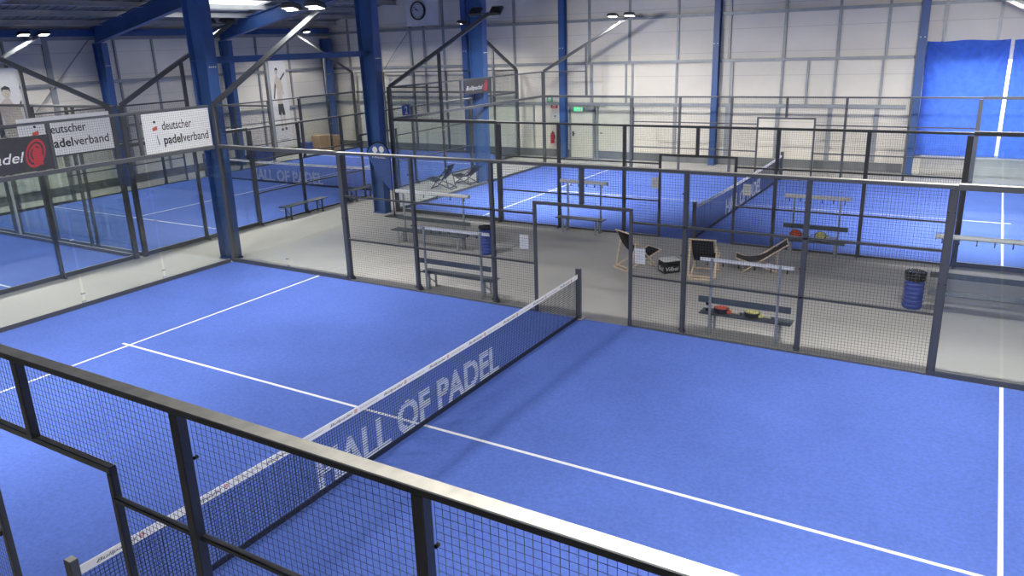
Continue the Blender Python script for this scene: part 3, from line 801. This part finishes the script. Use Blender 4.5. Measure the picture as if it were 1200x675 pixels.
def bull(t, w, h, tw):
    k = MB(); text_mb('Bullpadel', h * .30, tw, .3, 'l', k, w * .05, h * .30, -.002); k.build('lettering', M['paper'], t)
    k = MB(); cx_, cz_ = w * .84, h * .5
    for r_ in (.40, .27, .14):
        n_ = 28; c = []
        for j in range(n_):
            a0, a1 = 2 * PI * j / n_, 2 * PI * (j + 1) / n_
            for rr, an in ((r_, a0), (r_, a1), (r_ - .075, a1), (r_ - .075, a0)): c.append((cx_ + rr * h * .72 * math.cos(an) + rr * h * .25 * math.sin(an), -.002, cz_ + rr * h * math.sin(an)))
        k.add(c, [(4 * j, 4 * j + 1, 4 * j + 2, 4 * j + 3) for j in range(n_)])
    k.prism([(cx_ - .1 * h, cz_ - .34 * h), (cx_ + .16 * h, cz_ - .34 * h), (cx_ + .2 * h, cz_ + .1 * h), (cx_ - .05 * h, cz_ + .2 * h)], 'y', -.003, -.001)
    k.build('emblem', M['red'], t)
t = banner('charcoal Bullpadel banner with red roundel on the near court\'s end mesh', (-10.045, -.95, 3.04), '+x', 1.90, .70, M['vinylgrey']); bull(t, 1.90, .70, 1.28)
t = banner('small charcoal Bullpadel banner with red roundel on the middle court\'s end mesh', (-10.045, 16.09, 3.44), '+x', 1.66, .50, M['vinylgrey']); bull(t, 1.66, .50, 1.1)
t = banner('small blue number 2 sign on the middle court\'s end mesh', (-10.045, 12.42, 3.04), '+x', .42, .33, M['flag'], 'sign')
text_mb('2', .25, None, 0, 'c', None, .21, .04, -.001, .03).build('lettering', M['paper'], t)

# tall athlete posters on the left wall (plain generic figures)
def ell(mb, cx_, cz_, rx, rz_, y0=-.004, y1=-.002, n=20, rot=0.):
    mb.prism([(cx_ + rx * math.cos(2 * PI * i / n) * math.cos(rot) - rz_ * math.sin(2 * PI * i / n) * math.sin(rot),
               cz_ + rx * math.cos(2 * PI * i / n) * math.sin(rot) + rz_ * math.sin(2 * PI * i / n) * math.cos(rot)) for i in range(n)], 'y', y0, y1)
t = banner('tall white poster of a standing player on the left wall', (XL + .12, 20.28, .45), '+x', 1.12, 4.35, M['white'], 'poster')
k = MB(); ell(k, .47, 3.78, .10, .15)
k.prism([(.44, 3.62), (.52, 3.62), (.55, 3.48), (.72, 3.40), (.80, 3.1), (.82, 2.6), (.76, 2.58), (.72, 2.9), (.68, 2.15), (.36, 2.15), (.40, 3.0), (.26, 2.85), (.16, 2.45), (.11, 2.5), (.22, 3.1), (.36, 3.42)][::-1], 'y', -.004, -.002)
k.prism([(.42, 1.75), (.54, 1.75), (.56, .95), (.46, .95)], 'y', -.004, -.002); k.prism([(.60, 1.75), (.73, 1.75), (.78, .98), (.68, .95)], 'y', -.004, -.002)
k.build('figure_skin', M['skin'], t)
for nm_, P_ in (('shorts', [(.36, 2.18), (.70, 2.18), (.78, 1.62), (.60, 1.6), (.54, 1.8), (.50, 1.6), (.34, 1.66)]),
    ('hair', [(.37, 3.80), (.40, 3.93), (.50, 3.97), (.58, 3.88), (.56, 3.82), (.42, 3.86)]), ('arm_sleeve', [(.12, 2.45), (.20, 2.45), (.36, 3.15), (.30, 3.2)]),
    ('racket_handle', [(.66, 3.40), (.98, 3.72), (1.0, 3.62), (.70, 3.32)]), ('shoe', [(.42, .95), (.56, .95), (.56, .84), (.40, .84)]), ('shoe', [(.66, .97), (.79, .97), (.84, .86), (.66, .86)])):
    MB().prism(P_, 'y', -.006, -.0045).build(nm_, M['shorts'], t)
k = MB(); text_mb('Bullpadel', .10, .6, .3, 'c', k, .6, .34, -.003)
k.build('lettering', M['greyink'], t)
t = banner('tall white poster of a player at the left edge of the view', (XL + .12, 6.3, .40), '+x', 1.86, 4.55, M['white'], 'poster')
k = MB(); ell(k, 1.36, 3.68, .15, .20)
k.prism([(1.28, 3.48), (1.44, 3.48), (1.50, 3.3), (1.74, 3.16), (1.80, 2.6), (1.6, 2.5), (1.55, 1.9), (1.1, 1.9), (1.1, 2.9), (.8, 2.5), (.72, 2.7), (1.0, 3.25)][::-1], 'y', -.004, -.002)
k.build('figure_skin', M['skin'], t)
for nm_, P_ in (('hair', [(1.20, 3.72), (1.22, 3.86), (1.36, 3.93), (1.5, 3.86), (1.53, 3.68), (1.46, 3.78), (1.27, 3.80)]),
    ('shorts', [(1.1, 1.95), (1.56, 1.95), (1.62, 1.2), (1.38, 1.2), (1.32, 1.6), (1.24, 1.2), (1.04, 1.2)]), ('racket_handle', [(1.72, 3.2), (1.84, 3.4), (1.84, 3.3), (1.76, 3.1)])):
    MB().prism(P_, 'y', -.006, -.0045).build(nm_, M['shorts'], t)
text_mb('PADEL', .17, .62, 0, 'c', None, 1.05, .25, -.003).build('lettering', M['greyink'], t); text_mb('HALL OF', .13, .6, 0, 'c', None, 1.05, .52, -.003).build('lettering', M['greyink'], t)

# ------------------------------------------------------------------ far wall things
# clock on its white board
cb = tag(MB().cbox(-19.17, -17.2, YF - .22, YF - .13, 6.14, 8.0, .01).build('clock_board', M['white']), 'white square board on the far wall carrying the clock', 'board')
ckc = thing('wall_clock', 'round white wall clock showing ten to ten', 'clock', (-18.38, YF - .22, 6.86))
rot = Matrix.Rotation(PI / 2, 4, 'X')
MB().lathe([(.44, 0), (.44, .10), (.40, .12), (.38, .10), (.38, .02)], 36).xf(rot).build('rim', M['handle'], ckc)
MB().lathe([(.385, .0), (.385, .05)], 36).xf(rot).build('face', M['clockface'], ckc)
k = MB()
for i in range(12):
    a = 2 * PI * i / 12; r0 = .29 if i else .27
    k.bar((r0 * math.sin(a), -.052, r0 * math.cos(a)), (.355 * math.sin(a), -.052, .355 * math.cos(a)), .028, .004, (0, 1, 0))
k.build('hour_mark', M['black'], ckc)
for nm_, an, ln, wd in (('hour_hand', math.radians(295), .2, .035), ('minute_hand', math.radians(310), .31, .022)):
    MB().bar((-.05 * math.sin(an), -.062, -.05 * math.cos(an)), (ln * math.sin(an), -.062, ln * math.cos(an)), wd, .006, (0, 1, 0)).build(nm_, M['black'], ckc)

# exit door, second door
d1 = struct(MB().box(-10.12, -9.02, YF - .07, YF - .01, .02, 2.12).build('door_1', M['door']))
MB().box(-10.2, -10.12, YF - .12, YF, 0, 2.2).build('door_frame', M['doorgrey'], d1); MB().box(-9.02, -8.92, YF - .12, YF, 0, 2.2).build('door_frame', M['doorgrey'], d1)
MB().box(-10.2, -8.92, YF - .12, YF, 2.12, 2.3).build('door_frame', M['doorgrey'], d1)
h_ = MB(); h_.box(-10.06, -9.98, YF - .085, YF - .07, .98, 1.2); h_.tube([(-10.02, YF - .12, 1.1), (-9.88, YF - .12, 1.1)], .012, 8); h_.build('door_handle', M['handle'], d1)
d2 = struct(MB().box(-8.75, -7.15, YF - .06, YF - .01, .36, 2.2).build('door_2', M['door']))
MB().box(-8.86, -8.75, YF - .1, YF, 0, 2.3).build('door_frame', M['doorgrey'], d2); MB().box(-7.15, -7.06, YF - .1, YF, 0, 2.3).build('door_frame', M['doorgrey'], d2)
h_ = MB(); h_.tube([(-8.66, YF - .1, 1.15), (-8.54, YF - .1, 1.15)], .02, 8); h_.build('door_handle', M['handle'], d2)
ex = thing('exit_sign', 'green lit exit sign above the far door', 'sign', (-9.68, YF - .2, 2.1))
MB().cbox(-.24, .24, -.03, .05, 0, .22, .01).build('body', M['doorgrey'], ex)
MB().box(-.22, .22, -.034, -.031, .015, .205).build('face', M['green'], ex)
k = MB(); ell(k, -.02, .165, .018, .018, -.037, -.035); k.prism([(-.05, .14), (.0, .15), (.04, .11), (.01, .09), (.05, .03), (.02, .02), (-.02, .07), (-.06, .03), (-.09, .04), (-.03, .10)], 'y', -.037, -.035)
k.prism([(.09, .02), (.17, .02), (.17, .19), (.09, .19)], 'y', -.037, -.035); k.build('pictogram', M['paper'], ex)
MB().box(-9.98, -9.28, YF - .14, YF - .12, 2.14, 2.2)
fe = thing('fire_extinguisher', 'red fire extinguisher beside the slim blue post by the exit door', 'fire extinguisher', (-11.05, YF - .18, .62))
MB().lathe([(.02, .0), (.085, .01), (.09, .03), (.09, .42), (.07, .48), (.03, .52)], 20).build('body', M['redpaint'], fe, True)
MB().lathe([(.025, .52), (.025, .56), (.015, .57)], 10).build('valve', M['handle'], fe)
MB().tube([(.02, -.02, .55), (.12, -.04, .5), (.12, -.05, .3), (.1, -.06, .15)], .012, 6).build('hose', M['handle'], fe)
MB().box(-.04, .04, .085, .16, .2, .4).build('wall_bracket', M['handle'], fe)
def wsign(label, x, z, w, h, m, txt=None):
    t = thing('safety_sign', label, 'sign', (x, YF - .02, z), 0, 'small signs beside the exit')
    MB().box(-w / 2, w / 2, -.01, .02, 0, h).build('plate', m, t)
    k = MB(); k.box(-w * .3, w * .3, -.013, -.011, h * .2, h * .3); k.box(-w * .2, w * .25, -.013, -.011, h * .45, h * .75); k.build('pictogram', M['paper'] if m is not M['paper'] else M['greyink'], t)
wsign('green safety sign on the wall left of the exit post, topmost of three', -11.25, 2.50, .3, .26, M['signgreen'])
wsign('red fire sign on the wall under the green sign', -11.02, 2.22, .34, .24, M['red'])
wsign('white sign on the wall left of the exit door below the red sign', -10.98, 1.68, .28, .3, M['paper'])

# tarpaulins over the gate opening
def tarp(label, x0, x1, z0, z1, seed):
    r = random.Random(seed); nx, nz = 60, 44; V = []; F = []
    ph = [r.uniform(0, 6.28) for _ in range(6)]
    for k_ in range(nz + 1):
        for i in range(nx + 1):
            u, v = i / nx, k_ / nz
            x = x0 + (x1 - x0) * u; z = z0 + (z1 - z0) * v + .02 * math.sin(3.2 * PI * u + ph[5]) * v ** 3
            d = .035 * math.sin(9 * u + ph[0] + 1.4 * v) + .022 * math.sin(23 * u + ph[1] + 3 * v) + .02 * math.sin(7 * v + 4 * u + ph[2]) + .012 * math.sin(41 * u + ph[3]) * v
            for cx_, sg in ((.0, 1), (1.0, -1)):   # folds fanning from the two top corners
                an = math.atan2(1.02 - v, (u - cx_) * sg + .02); rr = math.hypot(u - cx_, 1 - v)
                d += .085 * math.exp(-rr * 1.5) * math.sin(an * 11 + ph[4])
            V.append((x, 24.55 + d * .9, z))
    for k_ in range(nz):
        for i in range(nx): a = k_ * (nx + 1) + i; F.append((a, a + 1, a + nx + 2, a + nx + 1))
    o = MB().add(V, F).build('tarpaulin', M['tarp'], None, True)
    tag(o, label, 'tarpaulin', 'blue tarpaulins on the far wall')
tarp('blue tarpaulin hanging beside the slim post, left of the bright slit', 4.08, 6.59, .74, 4.72, 1)
tarp('blue tarpaulin hanging right of the bright slit', 6.70, 9.0, .72, 4.70, 5)
sh = MB()
for i in range(9): sh.box(4.3, 9.0, YF - .05 - (.012 if i % 2 else 0), YF, .02 + i * .082, .02 + i * .082 + .078)
d3 = struct(sh.build('door_3', M['shutter']))
MB().tube([(4.3, 24.71, .66), (9.0, 24.71, .64)], .035, 8).build('top_rail', M['cable'], d3)
# daylight side of the opening: ground outside
struct(MB().box(0, 16, YF + .2, YF + 12, -.12, -.02).build('exterior_ground', M['ground']))

# ------------------------------------------------------------------ left wall bits
pt = thing('pallet', 'wooden pallet under the cardboard boxes in the far left corner', 'pallet', (-24.05, 23.15, 0))
k = MB()
for i in range(5): k.box(-.45, .45, -.72 + i * .33, -.60 + i * .33, .10, .12)
for i in range(3): k.box(-.45 + i * .4, -.35 + i * .4, -.72, .72, .0, .10)
k.build('deck', M['pallet'], pt)
def box_(label, x, y, z, sx, sy, sz, rz=0):
    t = thing('cardboard_box', label, 'box', (x, y, z), rz, 'cardboard boxes on the pallet')
    MB().cbox(-sx / 2, sx / 2, -sy / 2, sy / 2, 0, sz, .008).build('body', M['card'], t)
    MB().box(-.03, .03, -sy / 2, sy / 2, sz, sz + .002).build('tape', M['grip'], t)
box_('cardboard box on the pallet, left one', -24.05, 22.65, .121, .6, .56, .74)
box_('cardboard box on the pallet, middle one', -24.05, 23.22, .121, .6, .54, .70)
box_('cardboard box on the pallet, right one in the corner', -24.05, 23.72, .121, .55, .4, .62)
def mats(label, x, y, sx, sy, n):
    t = thing('gym_mat_stack', label, 'mats', (x, y, 0), 0, 'blue mats along the left wall')
    for i in range(n): MB().cbox(-sx / 2, sx / 2, -sy / 2, sy / 2, i * .14, i * .14 + .13, .02).build('mat', M['mats'], t)
mats('stack of blue mats left of the tall poster', -24.3, 18.75, .7, 1.1, 5)
mats('stack of blue mats right of the tall poster', -24.4, 22.0, .5, .5, 4)
jb = thing('junction_box', 'pale grey box under the eaves at the left wall', 'box', (XL + .3, 8.95, 5.72))
MB().cbox(-.12, .12, -.22, .22, 0, .34, .015).build('body', M['girt'], jb); MB().box(.12, .125, -.18, .18, .04, .3).build('lid', M['cable'], jb)
tag(MB().tube([(-18.8, 4.25, 0), (-18.8, 4.25, 6.9)], .035, 10).build('white_pipe', M['cable']), 'slim white pipe rising between the two left courts', 'pipe')

# ------------------------------------------------------------------ world, camera, view
w = bpy.data.worlds.new('World'); bpy.context.scene.world = w; w.use_nodes = True
nt = w.node_tree; bg = nt.nodes['Background']
sky = nt.nodes.new('ShaderNodeTexSky'); sky.sky_type = 'HOSEK_WILKIE'; sky.turbidity = 6; sky.sun_direction = (0, .5, .8)
mx = nt.nodes.new('ShaderNodeMix'); mx.data_type = 'RGBA'; mx.inputs[0].default_value = .85
nt.links.new(sky.outputs[0], mx.inputs[6]); mx.inputs[7].default_value = (.95, .98, 1, 1)
nt.links.new(mx.outputs[2], bg.inputs[0]); bg.inputs[1].default_value = 3.8

Rw = ((0.85322222, 0.52038157, -0.03485499), (-0.12495669, 0.26884853, 0.95504256), (-0.50635726, 0.81050817, -0.29441269))
cam = bpy.data.cameras.new('Camera'); co = bpy.data.objects.new('Camera', cam); C.objects.link(co)
m3 = Matrix(((Rw[0][0], Rw[1][0], -Rw[2][0]), (Rw[0][1], Rw[1][1], -Rw[2][1]), (Rw[0][2], Rw[1][2], -Rw[2][2])))
co.matrix_world = Matrix.Translation((6.30381, -7.85021, 5.18056)) @ m3.to_4x4()
cam.sensor_width = 36; cam.lens = 911.137 * 36 / 1200
cam.shift_x = 8.674 / 1200; cam.shift_y = -5.896 / 1200
cam.clip_start = .05; cam.clip_end = 200
sc = bpy.context.scene; sc.camera = co
sc.view_settings.view_transform = 'Standard'; sc.view_settings.look = 'None'; sc.view_settings.gamma = 1
sc.view_settings.use_curve_mapping = False; sc.view_settings.exposure = 0.0
sc.cycles.max_bounces = 8; sc.cycles.transparent_max_bounces = 24; sc.cycles.diffuse_bounces = 4; sc.cycles.glossy_bounces = 3
sc.cycles.caustics_reflective = False; sc.cycles.caustics_refractive = False
sc.cycles.use_denoising = True; sc.cycles.sample_clamp_indirect = 8
